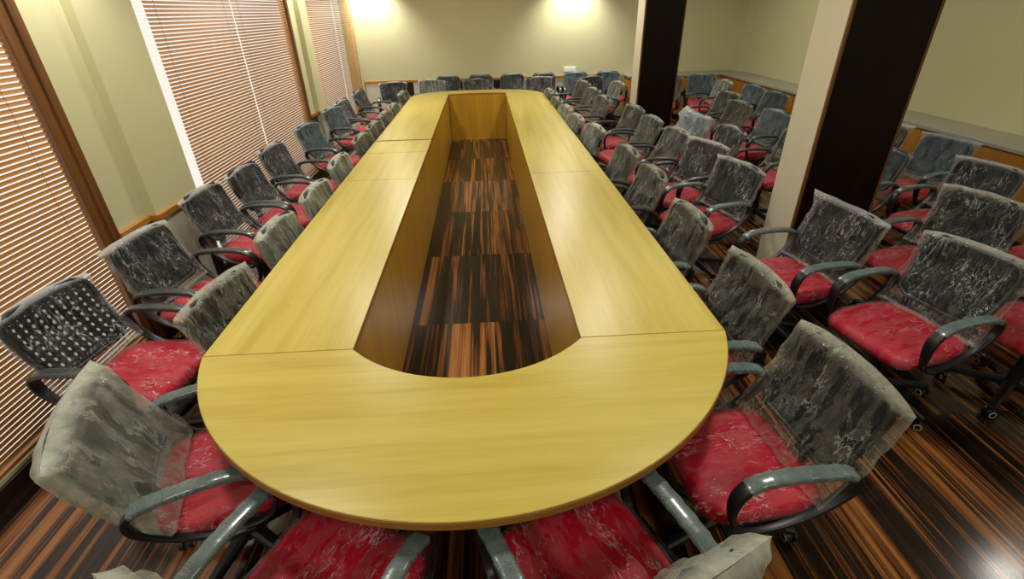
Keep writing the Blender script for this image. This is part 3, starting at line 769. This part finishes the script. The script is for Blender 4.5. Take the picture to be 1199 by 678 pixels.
S = [(2.18, 2.68, 189, 'spike', A + ' with spiky-cornered bag right in front of the near pillar'),
     (2.00, 3.72, 196, 's2', A + ' with glossy clear bag just left of the near pillar'),
     (2.02, 4.40, 200, 'c2', A + ' with dark clear bag, third in the second row on the right'),
     (1.95, 5.00, 186, 'm3', A + ' with hazy bag, fourth in the second row on the right'),
     (1.90, 5.66, 186, 'm3', A + ' with hazy bag, fifth in the second row on the right'),
     (1.90, 6.36, 190, 'm2', A + ' with hazy bag just in front of the far pillar'),
     (1.70, 7.26, 188, 'm1', A + ' with hazy bag just left of the far pillar'),
     (1.72, 8.08, 195, 'm1', A + ' with hazy bag, second beyond the far pillar on its left'),
     (1.72, 8.86, 195, 'm2', A + ' with hazy bag close to the far right table end'),
     (2.26, 8.70, 190, 'k1', A + ' with narrow pale bag seen edge-on left of the far pillar')]
for x, y, d, b, l in S: chair(x, y, d, b, l, 'S')
T = [(2.43, 2.09, 193, 'wide', A + ' with wide glossy bag, largest on the right side'),
     (3.12, 2.78, 193, 'blue3', A + ' with dark bluish shiny bag directly behind the largest right chair'),
     (3.76, 3.42, 192, 'c2', A + ' with black shiny bag in front of the cabinet seam'),
     (3.40, 4.04, 194, 'b1', A + ' with rounded bluish bag beside the near pillar on its right'),
     (4.12, 4.22, 190, 'b2', A + ' with square bluish bag backed against the cabinets right of near pillar'),
     (4.08, 4.86, 180, 'c3', A + ' half hidden behind the right edge of the near pillar')]
for x, y, d, b, l in T: chair(x, y, d, b, l, 'T')
chair(2.83, 1.95, 195, 'c2', A + ' cut by the right picture edge, beside the largest right chair', 'T', top=False)
chair(3.74, 2.66, 190, 'c2', A + ' cut by the right picture edge, behind the dark bluish bag', 'T', top=False)
U = [(2.46, 5.76, 185, 'crumple', A + ' under a big crumpled bluish bag between the two pillars'),
     (2.54, 5.04, 186, 'c4', A + ' with rounded grey bag, left of the near pillar top'),
     (3.06, 4.70, 186, 'm3', A + ' partly behind left edge of the near pillar'),
     (3.40, 5.76, 188, 'b1', A + ' with dark bluish bag just left of near pillar, before the cabinets'),
     (3.27, 6.42, 188, 'm2', A + ' with shiny creased bag, middle of the group between the pillars'),
     (3.47, 7.20, 190, 'm3', A + ' with greyish bag third from the back between the pillars'),
     (3.96, 8.44, 183, 'k1', A + ' with pale grey bag near the far right corner'),
     (4.14, 7.80, 188, 'b1', A + ' with crumpled bluish bag against the right wall cabinets'),
     (4.10, 7.08, 190, 'b1', A + ' with bluish bag beside the right cabinets, further from the corner'),
     (3.30, 9.25, 240, 'm2', A + ' with streaky bag just right of the far pillar'),
     (3.90, 9.30, 255, 'b1', A + ' with grey bag in front of the back wall cabinets')]
for x, y, d, b, l in U: chair(x, y, d, b, l, 'U')
F = [(-0.93, 9.74, -95, 'k2', A + ' low behind the far left corner of the table'),
     (-0.67, 10.24, -90, 'c1', A + ' with dark bag against the back wall, leftmost behind the table end'),
     (-0.14, 9.70, -88, 'm1', A + ' with rounded bag tucked at the far table end, left of centre'),
     (-0.05, 10.27, -90, 'c4', A + ' against the back wall behind the rounded bag'),
     (0.56, 10.25, -90, 'c1', A + ' with dark square bag against the back wall, centre of table end'),
     (1.17, 10.27, -90, 'c4', A + ' against the back wall behind the far right table corner'),
     (1.00, 9.68, -88, 'm3', A + ' with wrinkled bag behind the far right table corner'),
     (1.785, 10.24, -90, 'b1', A + ' with bluish bag below the white wall socket'),
     (1.96, 9.62, -70, 'c4', A + ' with dark rounded back in front of the back wall pair'),
     (2.40, 10.22, -90, 'b1', A + ' with bluish bag against the back wall beside the wooden cabinet end')]
for x, y, d, b, l in F: chair(x, y, d, b, l, 'F')
chair(-0.545, 0.87, 65, 'n1', A + ' left one of the two at near table end', 'N', top=False)
chair(0.25, 0.87, 112, 'n2', A + ' right one of the two at near table end', 'N', top=False)

# ------------------------------------------------------------------ light
def area(x, y, z, power, size, col=(1, 0.955, 0.86), rot=(0, 0, 0), shape='DISK'):
    l = bpy.data.lights.new('ceiling_light', 'AREA'); l.energy = power; l.size = size; l.color = col; l.shape = shape
    o = bpy.data.objects.new('ceiling_light', l); C.objects.link(o); o.location = (x, y, z); o.rotation_euler = rot
    return o
for x, pw in ((-1.3, 27), (1.2, 24)):
    for y in (-0.8, 2.0, 4.8): area(x, y, ZC - 0.02, pw, 0.26)
    area(x, 7.7, ZC - 0.02, pw * 1.45, 0.26)
for x, y, pw in ((4.72, 2.45, 9), (3.7, -0.8, 13), (3.4, 5.2, 13), (3.5, 8.2, 22)): area(x, y, ZC - 0.02, pw, 0.26)
def spot(x, y, z, power, tx, ty, tz, ang=110, blend=0.9, r=0.06):
    l = bpy.data.lights.new('wall_washer', 'SPOT'); l.energy = power; l.spot_size = rad(ang); l.spot_blend = blend; l.shadow_soft_size = r; l.color = (1, 0.975, 0.90)
    o = bpy.data.objects.new('wall_washer', l); C.objects.link(o); o.location = (x, y, z)
    o.rotation_euler = (Vector((tx, ty, tz)) - Vector((x, y, z))).to_track_quat('-Z', 'Y').to_euler()
for x in (-1.98, 1.72): spot(x, YB - 0.34, 2.60, 190, x, YB - 0.02, 1.2)
spot(XL + 0.26, 3.15, 2.6, 55, XL, 3.15, 0.8); spot(XL + 0.26, 7.1, 2.6, 55, XL, 7.1, 0.8)

w = bpy.data.worlds.new('daylight'); sc.world = w; w.use_nodes = True
bg = w.node_tree.nodes['Background']; bg.inputs[0].default_value = (1.0, 0.93, 0.82, 1); bg.inputs[1].default_value = 1.1

# ------------------------------------------------------------------ camera
f_px, p_, y_, r_ = 575.655, 0.5173914, 0.0441933, -0.0254159
cp, sp, cy, sy = math.cos(p_), math.sin(p_), math.cos(y_), math.sin(y_)
fw = Vector((sy * cp, cy * cp, -sp)); rt = Vector((cy, -sy, 0)); up = rt.cross(fw)
c_, s_ = math.cos(r_), math.sin(r_)
R2, U2 = c_ * rt + s_ * up, -s_ * rt + c_ * up
cam = bpy.data.cameras.new('camera'); co = bpy.data.objects.new('camera', cam); C.objects.link(co)
cam.sensor_width = 36; cam.sensor_fit = 'HORIZONTAL'; cam.lens = f_px / 1199 * 36; cam.clip_start = 0.02
mt = Matrix((R2, U2, -fw)).transposed().to_4x4(); mt.translation = (0, 0, 1.94)
co.matrix_world = mt
sc.camera = co
sc.view_settings.view_transform = 'Standard'; sc.view_settings.look = 'None'; sc.view_settings.gamma = 1; sc.view_settings.use_curve_mapping = False
sc.view_settings.exposure = 0.0
sc.cycles.transparent_max_bounces = 32; sc.cycles.max_bounces = 10; sc.cycles.diffuse_bounces = 3; sc.cycles.sample_clamp_indirect = 6
sc.cycles.use_denoising = True
